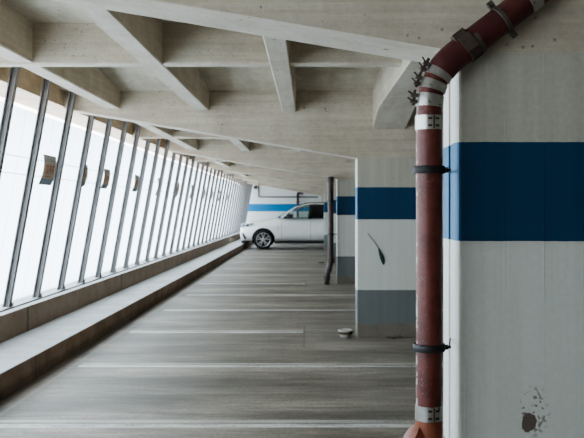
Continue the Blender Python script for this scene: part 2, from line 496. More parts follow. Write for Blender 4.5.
for i, k in enumerate(ks):
    y = P0 + DP*k
    if y > YEND - .1: break
    if proto is None:
        t = thing('window_post', '', 'post', (0, 0, 0), 'slanted steel posts of the window wall')
        pm = post_mesh(); s = obj('steel_section', pm, M['post'], t)
        bm = bmesh.new(); box(bm, -.035, .05, .042, .085, -.002, .05, .006); box(bm, -.045, .06, -.05, .09, -.002, .008)
        obj('base_bracket', bm, M['bracket'], t)
        proto = t
    else:
        t = copy_tree(proto)
    t.location = base(y)
    if i == 0: lab = 'slanted brown-grey steel window post nearest the camera, its foot out of frame'
    elif i == 1: lab = 'slanted brown-grey steel window post, first with its foot in view on the parapet'
    else: lab = 'slanted steel window post on the parapet, %s from the camera' % ordn[i]
    t['label'] = lab
last_y = y
# further posts along the wall beside the camera are outside the view; panes run the whole way
n = 0
ys = [P0 + DP*k for k in range(-13, 35)]
ys = [v for v in ys if v < YEND-.1] + [YEND]
for a, b in zip(ys, ys[1:]):
    n += 1
    bm = bmesh.new()
    zt = 2.703
    o = -.17
    pts = [(wall_x(.49, o), .49), (wall_x(zt, o), zt), (wall_x(zt, o)-.006, zt), (wall_x(.49, o)-.006, .49)]
    prism(bm, pts, 'y', a+.004, b-.004)
    struct('window_%d' % n, bm, M['pane'])

# support wires and bay plates hung behind the posts
for z, lab in ((2.185, 'thin grey wire strung along the window wall above the bay plates'), (1.995, 'thin grey wire strung along the window wall behind the bay plates, lower of two')):
    bm = bmesh.new(); x = wall_x(z, -.135)
    sweep(bm, [(x, 3, z), (x, 20, z-.01), (x, YEND-.02, z)], .004, 6)
    o = obj('support_wire', bm, M['wire']); tag(o, lab, 'wire', 'wires along the window wall')

M['plate_g'] = simple('plate_grey', (.36, .36, .35), .5)
M['plate_b'] = simple('plate_beige', (.56, .47, .36), .6, var=.2)
M['plate_d'] = simple('plate_slate', (.20, .25, .29), .5)
M['plate_r'] = simple('faded_red_print', (.42, .17, .11), .6)
def curve_strip(bm, w0, w1, h0, h1, off=0.0, nseg=6, H=.37, B=.032):
    """strip of a plate bent about a horizontal axis; local: y along the wall, z up, x bulge"""
    def X(h): return B*(1-(2*h/H)**2) + off
    th = .004 if off == 0 else .001
    F_, K_ = [], []
    for i in range(nseg+1):
        h = h0 + (h1-h0)*i/nseg
        F_.append([bm.verts.new((X(h)+th, w, h)) for w in (w0, w1)])
        K_.append([bm.verts.new((X(h), w, h)) for w in (w0, w1)])
    for i in range(nseg):
        bm.faces.new((F_[i][0], F_[i][1], F_[i+1][1], F_[i+1][0]))
        bm.faces.new((K_[i][0], K_[i+1][0], K_[i+1][1], K_[i][1]))
        bm.faces.new((F_[i][0], F_[i+1][0], K_[i+1][0], K_[i][0]))
        bm.faces.new((F_[i][1], K_[i][1], K_[i+1][1], F_[i+1][1]))
    bm.faces.new((F_[0][0], K_[0][0], K_[0][1], F_[0][1])); bm.faces.new((F_[-1][0], F_[-1][1], K_[-1][1], K_[-1][0]))
def plate(hw):
    t = thing('bay_plate', '', 'sign', (0, 0, 0), 'curved bay plates along the window wall')
    bm = bmesh.new(); curve_strip(bm, -hw, hw, -.105, .105); obj('plate_panel', bm, M['plate_b'], t)
    bm = bmesh.new(); curve_strip(bm, -hw, hw, .105, .185, nseg=3); obj('top_band', bm, M['plate_g'], t)
    bm = bmesh.new(); curve_strip(bm, -hw, hw, -.185, -.105, nseg=3); obj('bottom_band', bm, M['plate_d'], t)
    bm = bmesh.new()      # faded red characters
    o = .006; s = hw/.25
    def st(a, b, c, d): curve_strip(bm, a*s, b*s, c, d, o, 2)
    for x0 in (-.15, -.03, .09):
        st(x0, x0+.022, -.04, .065); st(x0+.022, x0+.075, .045, .065)
        if x0 != .09: st(x0+.055, x0+.077, -.04, .045)
        if x0 != -.15: st(x0+.022, x0+.055, .0, .018)
        if x0 == -.15: st(x0+.022, x0+.055, -.04, -.022)
    for x0 in (-.13, -.05, .03): st(x0, x0+.05, -.085, -.065)
    obj('lettering', bm, M['plate_r'], t)
    return t
pl = None
for i, (y, hw) in enumerate([(10.5, .25), (12.16, .16), (13.50, .20), (15.85, .20), (18.25, .22), (19.45, .14), (20.75, .24), (23.35, .22), (26.1, .22), (28.2, .22), (30.7, .22), (33.5, .22), (37.4, .22), (40.5, .22)]):
    if pl is None:
        pl = plate(.25); t = pl
    else:
        t = copy_tree(pl); t.scale = (1 if hw > .2 else .8, hw/.25, 1 if hw > .2 else .85)
    t.location = (wall_x(2.08, -.145), y, 2.08)
    t.rotation_euler = (0, math.atan(TILT), 0)
    if i == 0: lab = 'curved grey and beige plate with faded red marks, largest on the window wall'
    elif i == 1: lab = 'narrow curved plate half hidden by the post just beyond the largest plate'
    elif i == 5: lab = 'small pale narrow plate hung on the window wall, sixth from the camera'
    else: lab = 'curved grey and beige plate hung on the window wall, %s from the camera' % ordn[i]
    t['label'] = lab

# ------------------------------------------------------------------ near drain pipe
PY = 3.372; PS = F/PY
def px(x, y, d=PY): return Vector(((x-VX)*d/F, d, EYE+(VY-y)*d/F))
R0 = .0515
dirv = Vector((.79, 0, .61)).normalized()
b0, b1 = px(429, 112), px(429, 76)
b2 = b1 + dirv*(34/PS)
def bez(t): return b0*(1-t)**2 + b1*2*t*(1-t) + b2*t*t
def bezpath(t0, t1, n=8): return [bez(t0+(t1-t0)*i/n) for i in range(n+1)]
X0 = b0.x
t = thing('drain_pipe', 'rusty red drain pipe beside the near pillar, bending up along the beam', 'pipe', (X0, PY, 0))
def P(name, bm, m, par=t, lab=None, ang=40):
    o = obj(name, bm, m, None)
    if par.parent is None: o.parent = par; o.location = -Vector(par.location)
    else: o.parent = par; o.location = (0, 0, 0)
    autosmooth(o, ang)
    if lab: o['label'] = lab
    return o
bm = bmesh.new(); sweep(bm, [(X0, PY, .76), (X0, PY, 1.2), (X0, PY, 1.7), tuple(b0)], R0, 40); P('upright', bm, M['pipe'])
bm = bmesh.new(); sweep(bm, bezpath(0, 1, 14), R0-.002, 40); P('elbow', bm, M['pipe'])
end = b2 + dirv*1.50
bm = bmesh.new(); sweep(bm, [bez(.63), bez(.645), bez(.70), bez(.8), bez(.9), b2, b2+dirv*.3, end], [R0-.006, R0+.003, R0+.006, R0+.006, R0+.006, R0+.006, R0+.004, R0+.004], 40); P('sloping_run', bm, M['pipe_shaded'])
# foot fitting with branch
bm = bmesh.new()
sweep(bm, [(X0, PY, -.01), (X0, PY, .70), (X0, PY, .772)], [R0+.002]*3, 40)
P('branch_fitting', bm, M['orange'], lab='orange-red fitting at the foot')
bm = bmesh.new()
bd = Vector((-.80, -.12, .58)).normalized(); bo = Vector((X0, PY, .648))
sweep(bm, [bo, bo+bd*.062, bo+bd*.064, bo+bd*.096, bo+bd*.097, bo+bd*.104], [.044, .044, .056, .056, .05, .03], 32)
P('branch_socket', bm, M['orange'])
# bands on the elbow
for t0, t1 in ((.07, .25), (.32, .46), (.53, .65)):
    bm = bmesh.new()
    p = bezpath(t0, t1, 5)
    sweep(bm, p, R0+.0035, 40)
    bnd = P('steel_band', bm, M['steel'])
    mid = bez((t0+t1)/2); tg = (bez(t1)-bez(t0)).normalized(); out = Vector((-tg.z, 0, tg.x))
    bm = bmesh.new()
    for s in (-.35, .35):
        obox(bm, mid + out*(R0+.013) + tg*(s*.035) + Vector((0, -.012, 0)), out, Vector((0, 1, 0)), tg, .013, .016, .006)
        sweep(bm, [mid + out*(R0+.016) + tg*(s*.035) + Vector((0, -.022, 0)), mid + out*(R0+.040) + tg*(s*.035+.012) + Vector((0, -.022, 0))], .0035, 8)
    sweep(bm, [mid+out*(R0+.014)-tg*.028+Vector((0, -.018, 0)), mid+out*(R0+.014)+tg*.034+Vector((0, -.018, 0))], .006, 10)
    P('bolt_lug', bm, M['rust'], bnd)
# flat bands on the upright
for z0, z1 in ((1.913, 1.969), (.766, .824)):
    bm = bmesh.new(); sweep(bm, [(X0, PY, z0), (X0, PY, z1)], R0+.004, 40)
    bnd = P('steel_band', bm, M['steel'])
    bm = bmesh.new()
    for a in (-1.62, -1.10):
        for zz in (.25, .75):
            c = Vector((X0+math.cos(a)*(R0+.005), PY+math.sin(a)*(R0+.005), z0+(z1-z0)*zz))
            ta = Vector((-math.sin(a), math.cos(a), 0)); na = Vector((math.cos(a), math.sin(a), 0))
            obox(bm, c, ta, na, Vector((0, 0, 1)), .008, .002, .004)
    c = Vector((X0+math.cos(-1.36)*(R0+.006), PY+math.sin(-1.36)*(R0+.006), (z0+z1)/2))
    obox(bm, c, Vector((1, 0, 0)), Vector((0, 1, 0)), Vector((0, 0, 1)), .003, .003, (z1-z0)*.46)
    P('band_slots', bm, M['rust'], bnd)
# black clamps to the pillar
for z in (1.755, 1.052):
    bm = bmesh.new()
    lathe(bm, [(R0+.001, -.014), (R0+.010, -.015), (R0+.013, -.010), (R0+.013, .010), (R0+.010, .015), (R0+.001, .014), (R0+.001, -.014)], (X0, PY, z), 'z', 36)
    cl = P('pipe_clamp', bm, M['black'])
    bm = bmesh.new()
    sweep(bm, [(X0+R0+.008, PY, z), (X0+R0+.024, PY, z)], .011, 6)
    sweep(bm, [(X0+R0+.022, PY, z), (X0+R0+.034, PY+.004, z)], .006, 8)
    sweep(bm, [(X0+R0+.030, PY+.004, z), (.599, PY+.225, z)], .0035, 8)
    P('clamp_bolt', bm, M['black'], cl)
# saddle bracket on the sloping run
tg = dirv; out = Vector((-tg.z, 0, tg.x)); yy = Vector((0, 1, 0))
cb = px(466.5, 46)
cb = b2 + tg*((cb-b2).dot(tg))
bm = bmesh.new(); sweep(bm, [cb-tg*.020, cb-tg*.017, cb+tg*.030, cb+tg*.034], [R0+.008, R0+.012, R0+.012, R0+.008], 40)
sb = P('saddle_bracket', bm, M['rust'])
bm = bmesh.new()
obox(bm, cb+out*(R0-.002)-yy*.024-tg*.006, tg, yy, out, .026, .024, .019)
obox(bm, cb-yy*(R0+.008)+out*.010, tg, yy, out, .024, .005, .034)
P('bracket_block', bm, M['rust'], sb)
bm = bmesh.new(); sweep(bm, [cb+tg*.036-out*.004, cb+tg*.05-out*.004], R0+.007, 40); P('steel_band', bm, M['bolt'])
# thin ring clamp
cr = b2 + tg*((px(500, 18)-b2).dot(tg))
bm = bmesh.new(); sweep(bm, [cr-tg*.010, cr-tg*.007, cr+tg*.007, cr+tg*.010], [R0+.005, R0+.010, R0+.010, R0+.005], 40)
rc = P('ring_clamp', bm, M['bolt'])
for s in (-1, 1):
    bm = bmesh.new()
    q = cr + out*(s*(R0+.020)) - yy*.01
    obox(bm, q, tg, yy, out, .012, .006, .016)
    sweep(bm, [q-yy*.016, q+yy*.02], .010, 10)
    P('clamp_bolt', bm, M['bolt'], rc)
ce = b2 + tg*((px(531, 2)-b2).dot(tg))
bm = bmesh.new(); sweep(bm, [ce-tg*.02, ce+tg*.03], R0+.006, 40); P('steel_band', bm, M['steel'])

# ------------------------------------------------------------------ far dark drain pipe beside the third pillar
FY = 18.0
t = thing('drain_pipe', 'dark brown drain pipe with crooked foot beside the third pillar', 'pipe', (.43, FY, 0))
fx = .468
bm = bmesh.new(); sweep(bm, [(fx, FY, .48), (fx, FY, 1.4), (fx, FY, 2.28)], .062, 20); P('upright', bm, M['farpipe'], t)
bm = bmesh.new(); sweep(bm, [(fx, FY, .50), (fx-.005, FY, .44), (fx-.04, FY, .33), (fx-.075, FY, .22), (fx-.08, FY, .14), (fx-.08, FY, -.01)], .060, 20); P('foot_bend', bm, M['farpipe'], t)
for p0, p1 in (((fx, FY, .46), (fx, FY, .58)), ((fx-.08, FY, .10), (fx-.078, FY, .20)), ((fx-.03, FY, .36), (fx-.055, FY, .28)), ((fx, FY, 2.16), (fx, FY, 2.255))):
    bm = bmesh.new(); sweep(bm, [p0, p1], .074, 20); P('coupling', bm, M['farpipe'], t)
for z in (1.05, 1.755):
    bm = bmesh.new(); sweep(bm, [(fx, FY, z), (fx, FY, z+.03)], .072, 20); cl = P('pipe_clamp', bm, M['black'], t)
    bm = bmesh.new(); sweep(bm, [(fx+.06, FY, z+.015), (.615, FY+.13, z+.015)], .008, 8); P('clamp_bolt', bm, M['black'], cl)

# ------------------------------------------------------------------ services on the back wall
M['cond'] = simple('grey_brown_conduit', (.20, .175, .16), .5)
t = thing('conduit', 'thin grey-brown conduit running across the back wall above the blue band', 'conduit', (-2.62, YEND-.05, 2.23))
bm = bmesh.new(); sweep(bm, [(-2.64, YEND-.045, 3.1), (-2.64, YEND-.045, 2.30), (-2.63, YEND-.045, 2.25), (-2.58, YEND-.045, 2.23), (0, YEND-.045, 2.23), (.50, YEND-.045, 2.23)], .036, 12); P('tube', bm, M['cond'], t)
for x in (-1.6, -.2):
    bm = bmesh.new(); box(bm, x-.03, x+.03, YEND-.09, YEND-.001, 2.185, 2.275); P('clip', bm, M['cond'], t)
t = thing('standpipe', 'dark standpipe with a short elbow rising behind the white car', 'pipe', (-.57, YEND-.20, 0))
bm = bmesh.new(); sweep(bm, [(-.57, YEND-.20, -.01), (-.57, YEND-.20, 2.36), (-.565, YEND-.20, 2.41), (-.53, YEND-.20, 2.445), (-.47, YEND-.20, 2.45), (-.30, YEND-.20, 2.45)], .062, 16); P('tube', bm, M['farpipe'], t)
bm = bmesh.new(); sweep(bm, [(-.33, YEND-.20, 2.45), (-.27, YEND-.20, 2.45)], .078, 16); P('end_collar', bm, M['farpipe'], t)
bm = bmesh.new(); box(bm, -.67, -.47, YEND-.145, YEND-.001, 1.95, 2.0); P('wall_bracket', bm, M['farpipe'], t)
t = thing('junction_box', 'small dark box fixed high in the corner of the back wall', 'box', (-2.80, YEND-.1, 2.66))
bm = bmesh.new(); box(bm, -2.88, -2.71, YEND-.17, YEND-.001, 2.66, 2.82, .01); P('housing', bm, M['dark'], t)
bm = bmesh.new(); box(bm, -2.885, -2.70, YEND-.185, YEND-.168, 2.655, 2.825, .005); P('lid', bm, M['black'], t)

# ------------------------------------------------------------------ small things on the deck and the pillar
def bowl(x, y, r, h, lab):
    t = thing('bowl', lab, 'bowl', (x, y, 0), 'small bowls at the pillar feet')
    bm = bmesh.new()
    lathe(bm, [(.001, .0), (r*.62, .0), (r*.70, .008), (r*.93, h*.75), (r, h*.80), (r, h), (r*.93, h), (r*.84, h*.72), (r*.55, .02), (.001, .018)], (x, y, 0), 'z', 28)
    P('dish', bm, M['bowl'], t)
    bm = bmesh.new()
    lathe(bm, [(r*.945, h*.42), (r*.97, h*.48), (r*1.0, h*.74), (r*.985, h*.76)], (x, y, 0), 'z', 28)
    P('brown_stripe', bm, M['bowl_d'], t)
M['bowl'] = simple('beige_glaze', (.55, .52, .46), .4)
M['bowl_d'] = simple('brown_glaze', (.13, .085, .06), .5)
bowl(.462, 10.62, .092, .095, 'small beige bowl with brown side on the deck beside the second pillar')
bowl(.375, 24.75, .085, .085, 'tiny beige bowl on the deck beyond the dark drain pipe')

M['leaf'] = simple('dark_green_leaf', (.012, .035, .020), .5)
M['stem'] = simple('grey_stalk', (.26, .27, .235), .7)
LY = YB[2]-.012
lt = thing('leaf', 'slender dark green leaf on a grey stalk stuck to the second pillar', 'leaf', px(383, 265, LY))
def lp(x, y): return px(355+x/8.76, 225+y/8.76, LY)
bm = bmesh.new(); sweep(bm, [lp(108, 72), lp(140, 110), lp(175, 155), lp(205, 200)], [.004, .006, .006, .007], 8); P('stalk', bm, M['stem'], lt)
bm = bmesh.new()
cl = [(205, 200, 3), (215, 225, 10), (228, 260, 17), (240, 295, 19), (248, 325, 14), (250, 350, 5)]
Lr = []; 
for x, y, w in cl:
    c = lp(x, y); k = w/8.76*LY/F
    Lr.append((bm.verts.new(c+Vector((-k, 0, -.2*k))), bm.verts.new(c+Vector((0, -.012, 0))), bm.verts.new(c+Vector((k, 0, .2*k)))))
for a, b in zip(Lr, Lr[1:]):
    bm.faces.new((a[0], a[1], b[1], b[0])); bm.faces.new((a[1], a[2], b[2], b[1]))
P('blade', bm, M['leaf'], lt)

M['dry'] = simple('dry_leaf', (.17, .13, .10), .8, var=.4, nscale=30)
for i, (x, y, r, lab) in enumerate([(1.0, 10.50, .045, 'dry curled leaf at the foot of the second pillar, leftmost of three'),
                                    (1.06, 10.44, .035, 'dry curled leaf at the foot of the second pillar, middle of three'),
                                    (1.13, 10.52, .04, 'dry curled leaf at the foot of the second pillar, nearest the red pipe')]):
    bm = bmesh.new()
    g = [[bm.verts.new((x+r*(u-2)/2*(1-.25*abs(v-1)*1.0), y+r*(v-1)*(1-.22*(u-2)**2), .003+.022*abs(v-1)+.006*(u % 2))) for v in range(3)] for u in range(5)]
    for u in range(4):
        for v in range(2): bm.faces.new((g[u][v], g[u+1][v], g[u+1][v+1], g[u][v+1]))
    o = obj('dry_leaf', bm, M['dry'], loc=(x, y, 0)); tag(o, lab, 'leaf', 'dry leaves by the second pillar')

# ------------------------------------------------------------------ white car
def lin(tab, x):
    if x <= tab[0][0]: return tab[0][1]
    for (a, p), (b, q) in zip(tab, tab[1:]):
        if x <= b:
            u = (x-a)/(b-a); return p + (q-p)*u
    return tab[-1][1]
def cub(tab, x):
    """Catmull-Rom through a table"""
    n = len(tab)
    if x <= tab[0][0]: return tab[0][1]
    if x >= tab[-1][0]: return tab[-1][1]
    for i in range(n-1):
        if x <= tab[i+1][0]:
            x1, p1 = tab[i]; x2, p2 = tab[i+1]
            x0, p0 = tab[i-1] if i else (x1-(x2-x1), p1); x3, p3 = tab[i+2] if i+2 < n else (x2+(x2-x1), p2)
            h = x2-x1; u = (x-x1)/h
            m1 = (p2-p0)/(x2-x0)*h; m2 = (p3-p1)/(x3-x1)*h
            return p1*(2*u**3-3*u*u+1)+m1*(u**3-2*u*u+u)+p2*(-2*u**3+3*u*u)+m2*(u**3-u*u)
def car_paint():
    t = NT('white_car_paint'); n = t.noise(t.objco(), 3, 2)
    t.col(t.mix(n, (.84, .84, .82), (.88, .88, .86)))
    t.b.inputs['Coat Weight'].default_value = .6; t.b.inputs['Coat Roughness'].default_value = .06
    return t.set(.35, 0, .5)
M['paint'] = car_paint()
def glassm(name, c, tint):
    t = NT(name); t.n.remove(t.b)
    a = t.n.new('ShaderNodeBsdfTransparent'); a.inputs[0].default_value = (*tint, 1)
    g = t.n.new('ShaderNodeBsdfGlossy'); g.inputs['Roughness'].default_value = .03; g.inputs[0].default_value = (.9, .95, 1, 1)
    f = t.n.new('ShaderNodeFresnel'); f.inputs[0].default_value = 1.45
    fr = t.m1('ADD', f.outputs[0], c)
    m = t.n.new('ShaderNodeMixShader'); t.link(fr, m.inputs[0]); t.link(a.outputs[0], m.inputs[1]); t.link(g.outputs[0], m.inputs[2])
    t.link(m.outputs[0], t.out.inputs[0]); return t.m
M['glass'] = glassm('clear_car_glass', .03, (.80, .88, .86))
M['tint'] = glassm('dark_tinted_glass', .02, (.05, .05, .055))
M['cblack'] = simple('black_plastic_trim', (.022, .021, .022), .45)
M['tyre'] = simple('tyre_rubber', (.016, .015, .016), .75)
M['rim'] = simple('silver_alloy', (.50, .49, .47), .3, .8)
M['rimdark'] = simple('dark_alloy', (.03, .028, .028), .4, .3)
M['lamp'] = simple('headlamp_lens', (.30, .32, .34), .12, .3, .8)
M['seat'] = simple('dark_seat_cloth', (.035, .033, .033), .8)

CX, CY = -2.745, 34.63
HW = 1.02
car = thing('car', 'white sport utility car parked nose towards the kerb', 'car', (CX+2.5, CY, 0))
top = [(0, .80), (.03, .93), (.10, .995), (.20, 1.03), (.45, 1.085), (.81, 1.135), (1.2, 1.195), (1.52, 1.255), (1.75, 1.265), (2.4, 1.255), (3.2, 1.275), (4.2, 1.31), (4.75, 1.30), (5.0, 1.20), (5.10, 1.05), (5.16, .85)]
bot = [(0, .50), (.03, .36), (.10, .30), (.30, .275), (1.0, .275), (4.2, .285), (4.8, .33), (5.0, .40), (5.10, .48), (5.16, .60)]
wid = [(0, .55), (.03, .68), (.10, .79), (.22, .88), (.45, .955), (.9, 1.005), (1.5, 1.0), (2.5, 1.0), (3.6, 1.01), (4.3, 1.005), (4.8, .93), (5.0, .86), (5.10, .78), (5.16, .6)]
def ring(x, n=40):
    zt, zb, w = cub(top, x), cub(bot, x), lin(wid, x)
    zc = zb + (zt-zb)*.52; pts = []
    for k in range(n):
        a = -PI/2 + 2*PI*(k+.5)/n
        c, s = math.cos(a), math.sin(a)
        y = math.copysign(abs(c)**(2/5.0), c)*w
        e = 2/3.6
        h = (zt-zc) if s > 0 else (zc-zb)
        z = zc + math.copysign(abs(s)**e, s)*h
        # shoulder crease and tucked-in sill
        u = (z-zb)/(zt-zb)
        y *= 1 - .05*max(0, u-.72)/.28 - .035*max(0, .35-u)/.35 - .012*math.exp(-((u-.55)/.10)**2)
        pts.append((y, z))
    return pts
xs = sorted(set([0, .015, .03, .06, .10, .15, .22, .3, .4] + [round(.5+.0925*i, 4) for i in range(46)] + [4.72, 4.82, 4.9, 5.0, 5.05, 5.10, 5.14, 5.16] + [1.68, 2.83, 3.86]))
bm = bmesh.new(); rr = []
NR = 40
for x in xs:
    rr.append([bm.verts.new((CX+x, CY+p[0], p[1])) for p in ring(x, NR)])
for a, b in zip(rr, rr[1:]):
    for k in range(NR): bm.faces.new((a[k], b[k], b[(k+1) % NR], a[(k+1) % NR]))
bm.faces.new(rr[0]); bm.faces.new(rr[-1][::-1])
body = obj('body', bm, M['paint'])
WX = [.95, 4.04]; WR = .385
cut_bm = bmesh.new()
for wx in WX:
    for s in (-1, 1):
        sweep(cut_bm, [(CX+wx, CY+s*.62, .40), (CX+wx, CY+s*1.4, .40)], .455, 40)
cutter = obj('cutter', cut_bm, M['cblack'])
md = body.modifiers.new('b', 'BOOLEAN'); md.object = cutter; md.operation = 'DIFFERENCE'; md.solver = 'EXACT'
bpy.context.view_layer.update()
dg = bpy.context.evaluated_depsgraph_get()
me = bpy.data.meshes.new_from_object(body.evaluated_get(dg))
body.modifiers.clear(); body.data = me
bpy.data.objects.remove(cutter)
me.materials.clear(); me.materials.append(M['paint']); me.materials.append(M['cblack'])
# split off the four doors and the bonnet; blacken the arches
bm = bmesh.new(); bm.from_mesh(me)
def region(f):
    c = f.calc_center_median(); x, y, z = c.x-CX, c.y-CY, c.z
    if f.normal.z > .55 and .25 < x < 1.45 and z > .95 and abs(y) < .82: return 'bonnet'
    if abs(y) > .85 and .40 < z < 1.20:
        s = 'n' if y < 0 else 'f'
        if 1.68 < x < 2.83: return 'front_door_'+s
        if 2.83 < x < 3.86 and math.hypot(x-4.04, z-.4) > .46: return 'rear_door_'+s
    return None
bm.faces.ensure_lookup_table()
for f in bm.faces:
    c = f.calc_center_median()
    for wx in WX:
        d = math.hypot(c.x-CX-wx, c.z-.40)
        if d < .462 and abs(c.y-CY) > .6 and abs(f.normal.y) < .6: f.material_index = 1
        if d < .40 and abs(f.normal.y) > .9 and abs(abs(c.y-CY)-.62) < .02: f.material_index = 1
    if c.z < .33 and f.normal.z < -.3: f.material_index = 1
regs = {}
for f in bm.faces:
    r = region(f)
    if r: regs.setdefault(r, []).append(f)
for r, fs in regs.items():
    b2m = bmesh.new(); vm = {}
    for f in fs:
        b2m.faces.new([vm.setdefault(v, b2m.verts.new(v.co)) if v in vm else vm.setdefault(v, b2m.verts.new(v.co)) for v in f.verts])
    o = obj('bonnet' if r == 'bonnet' else r[:-2], b2m, [M['paint'], M['cblack']], car, smooth=True)
bmesh.ops.delete(bm, geom=[f for fs in regs.values() for f in fs], context='FACES')
bm.to_mesh(me); bm.free()
body.parent = car; body.location = -Vector(car.location)
autosmooth(body, 50)
doors = {o.name: o for o in car.children if 'door' in o.name}

def cp(name, bm, m, par=None, ang=40): return P(name, bm, m, par or car, None, ang)
def Wd(x, y, z): return Vector((CX+x, CY+y, z))
# roof and pillars
rt = [(2.02, 1.60), (2.26, 1.705), (2.5, 1.775), (2.76, 1.82), (3.2, 1.845), (3.7, 1.83), (4.2, 1.785), (4.65, 1.71)]
bm = bmesh.new(); rows = []
for i in range(22):
    x = 2.26 + (4.65-2.26)*i/21; z = cub(rt, x); row = []
    for j in range(13):
        v = -1+2*j/12; w = .70
        row.append(bm.verts.new(Wd(x, v*w, z - .065*abs(v)**4 - .02*v*v)))
    rows.append(row)
for a, b in zip(rows, rows[1:]):
    for j in range(12): bm.faces.new((a[j], a[j+1], b[j+1], b[j]))
ro = cp('roof', bm, M['paint']); sm = ro.modifiers.new('s', 'SOLIDIFY'); sm.thickness = .035; sm.offset = -1
def bar(bm, a, b, r, n=10): sweep(bm, [a, b], r, n)
def strip(bm, pts, w, th):
    """flat strip along points, width along x, thickness along y"""
    prev = None
    for p in pts:
        q = [bm.verts.new(Vector(p)+Vector((dx*w, dy*th, 0))) for dx, dy in ((-1, -1), (1, -1), (1, 1), (-1, 1))]
        if prev:
            for k in range(4): bm.faces.new((prev[k], prev[(k+1) % 4], q[(k+1) % 4], q[k]))
        else: bm.faces.new(q)
        prev = q
    bm.faces.new(prev[::-1])
for s in (-1, 1):
    bm = bmesh.new(); strip(bm, [Wd(1.66, s*.88, 1.23), Wd(1.93, s*.80, 1.48), Wd(2.30, s*.69, 1.69), Wd(2.75, s*.675, 1.79)], .055, .03); cp('windscreen_pillar', bm, M['paint'])
    bm = bmesh.new(); strip(bm, [Wd(2.80, s*.905, 1.20), Wd(2.83, s*.69, 1.76)], .055, .02); cp('door_pillar', bm, M['cblack'])
    bm = bmesh.new(); strip(bm, [Wd(3.86, s*.91, 1.22), Wd(3.80, s*.69, 1.76)], .05, .02); cp('door_pillar', bm, M['cblack'])
    bm = bmesh.new(); strip(bm, [Wd(4.78, s*.86, 1.22), Wd(4.45, s*.67, 1.72)], .16, .03); cp('tail_pillar', bm, M['paint'])
    bm = bmesh.new(); sweep(bm, [Wd(2.5, s*.62, 1.77), Wd(2.58, s*.62, 1.825), Wd(2.8, s*.62, 1.855), Wd(3.3, s*.62, 1.875), Wd(4.1, s*.62, 1.83), Wd(4.2, s*.62, 1.79)], .014, 8); cp('roof_rail', bm, M['cblack'])
    # side glazing: three panes
    def pane(name, q, m):
        bm = bmesh.new(); vs = [bm.verts.new(Wd(x, s*y, z)) for x, y, z in q]; bm.faces.new(vs); return cp(name, bm, m)
    pane('front_side_window', [(1.80, .905, 1.235), (2.80, .92, 1.235), (2.83, .69, 1.75), (2.40, .70, 1.70), (2.02, .78, 1.52)], M['glass'])
    pane('rear_side_window', [(2.80, .92, 1.235), (3.86, .925, 1.25), (3.80, .69, 1.755), (2.83, .69, 1.75)], M['tint'])
    pane('quarter_window', [(3.86, .925, 1.25), (4.70, .88, 1.27), (4.40, .69, 1.70), (3.80, .69, 1.755)], M['tint'])
    # window trim
    bm = bmesh.new(); sweep(bm, [Wd(1.78, s*.925, 1.235), Wd(2.8, s*.945, 1.238), Wd(3.9, s*.945, 1.252), Wd(4.72, s*.89, 1.27)], .014, 8); cp('window_trim', bm, M['cblack'])
    bm = bmesh.new(); sweep(bm, [Wd(1.79, s*.90, 1.25), Wd(2.02, s*.79, 1.525), Wd(2.40, s*.705, 1.705), Wd(2.85, s*.70, 1.755), Wd(3.8, s*.70, 1.76), Wd(4.4, s*.70, 1.70)], .016, 8); cp('window_trim', bm, M['cblack'])
    # mirror
    bm = bmesh.new()
    bmesh.ops.create_uvsphere(bm, u_segments=20, v_segments=12, radius=1)
    for v in bm.verts:
        c = v.co; v.co = Wd(1.98 + c.x*.115*(1-.25*max(0, -c.x)), s*(1.07+c.y*.10), 1.315+c.z*.085)
    mi = cp('door_mirror', bm, M['cblack'])
    bm = bmesh.new(); bmesh.ops.create_uvsphere(bm, u_segments=20, v_segments=8, radius=1)
    for v in bm.verts:
        c = v.co; v.co = Wd(1.975 + c.x*.118, s*(1.065+c.y*.105), 1.278+c.z*.055)
    cp('mirror_base', bm, M['cblack'], mi)
    bm = bmesh.new(); bar(bm, Wd(1.95, s*.90, 1.24), Wd(1.98, s*1.03, 1.26), .028); cp('mirror_arm', bm, M['cblack'], mi)
    # lamps
    bm = bmesh.new(); hl = []
    for i in range(9):
        u = i/8; x = .045 + .52*u
        w = lin(wid, x)*(1-.0) ; zt_, zb_ = 1.015+.035*u, .865+.14*u
        yo = w*.965+.034
        hl.append((bm.verts.new(Wd(x, s*yo, zb_)), bm.verts.new(Wd(x, s*(yo+.012), (zt_+zb_)/2)), bm.verts.new(Wd(x, s*(yo-.035), zt_)), bm.verts.new(Wd(x+.01, s*(yo-.10), zt_-.03)), bm.verts.new(Wd(x+.01, s*(yo-.10), zb_))))
    for a, b in zip(hl, hl[1:]):
        for k in range(5): bm.faces.new((a[k], b[k], b[(k+1) % 5], a[(k+1) % 5]))
    bm.faces.new(hl[0]); bm.faces.new(hl[-1][::-1])
    h = cp('headlamp', bm, M['lamp'])
    bm = bmesh.new()
    for xx in (.17, .33): lathe(bm, [(.001, .0), (.032, .004), (.045, .0), (.045, -.02)], (CX+xx, CY+s*(lin(wid, xx)*.965+.046), .955), 'y', 16)
    cp('lamp_ring', bm, M['rimdark'], h)
    # bumper intake
    bm = bmesh.new()
    q = [(.085, .64), (.15, .66), (.235, .54), (.27, .41), (.20, .40), (.12, .52)]
    vs = [bm.verts.new(Wd(x, s*(lin(wid, x)*.985+.045), z)) for x, z in q]; f = bm.faces.new(vs)
    ex = bmesh.ops.extrude_face_region(bm, geom=[f]); 
    for v in [g for g in ex['geom'] if isinstance(g, bmesh.types.BMVert)]: v.co.y -= s*.08
    cp('bumper_intake', bm, M['cblack'])
    # sill trim, wing vent, handles, door gaps
    bm = bmesh.new(); box(bm, CX+1.40, CX+3.60, CY+s*.97-.05, CY+s*.97+.03, .235, .30, .012); cp('sill_trim', bm, M['cblack'])
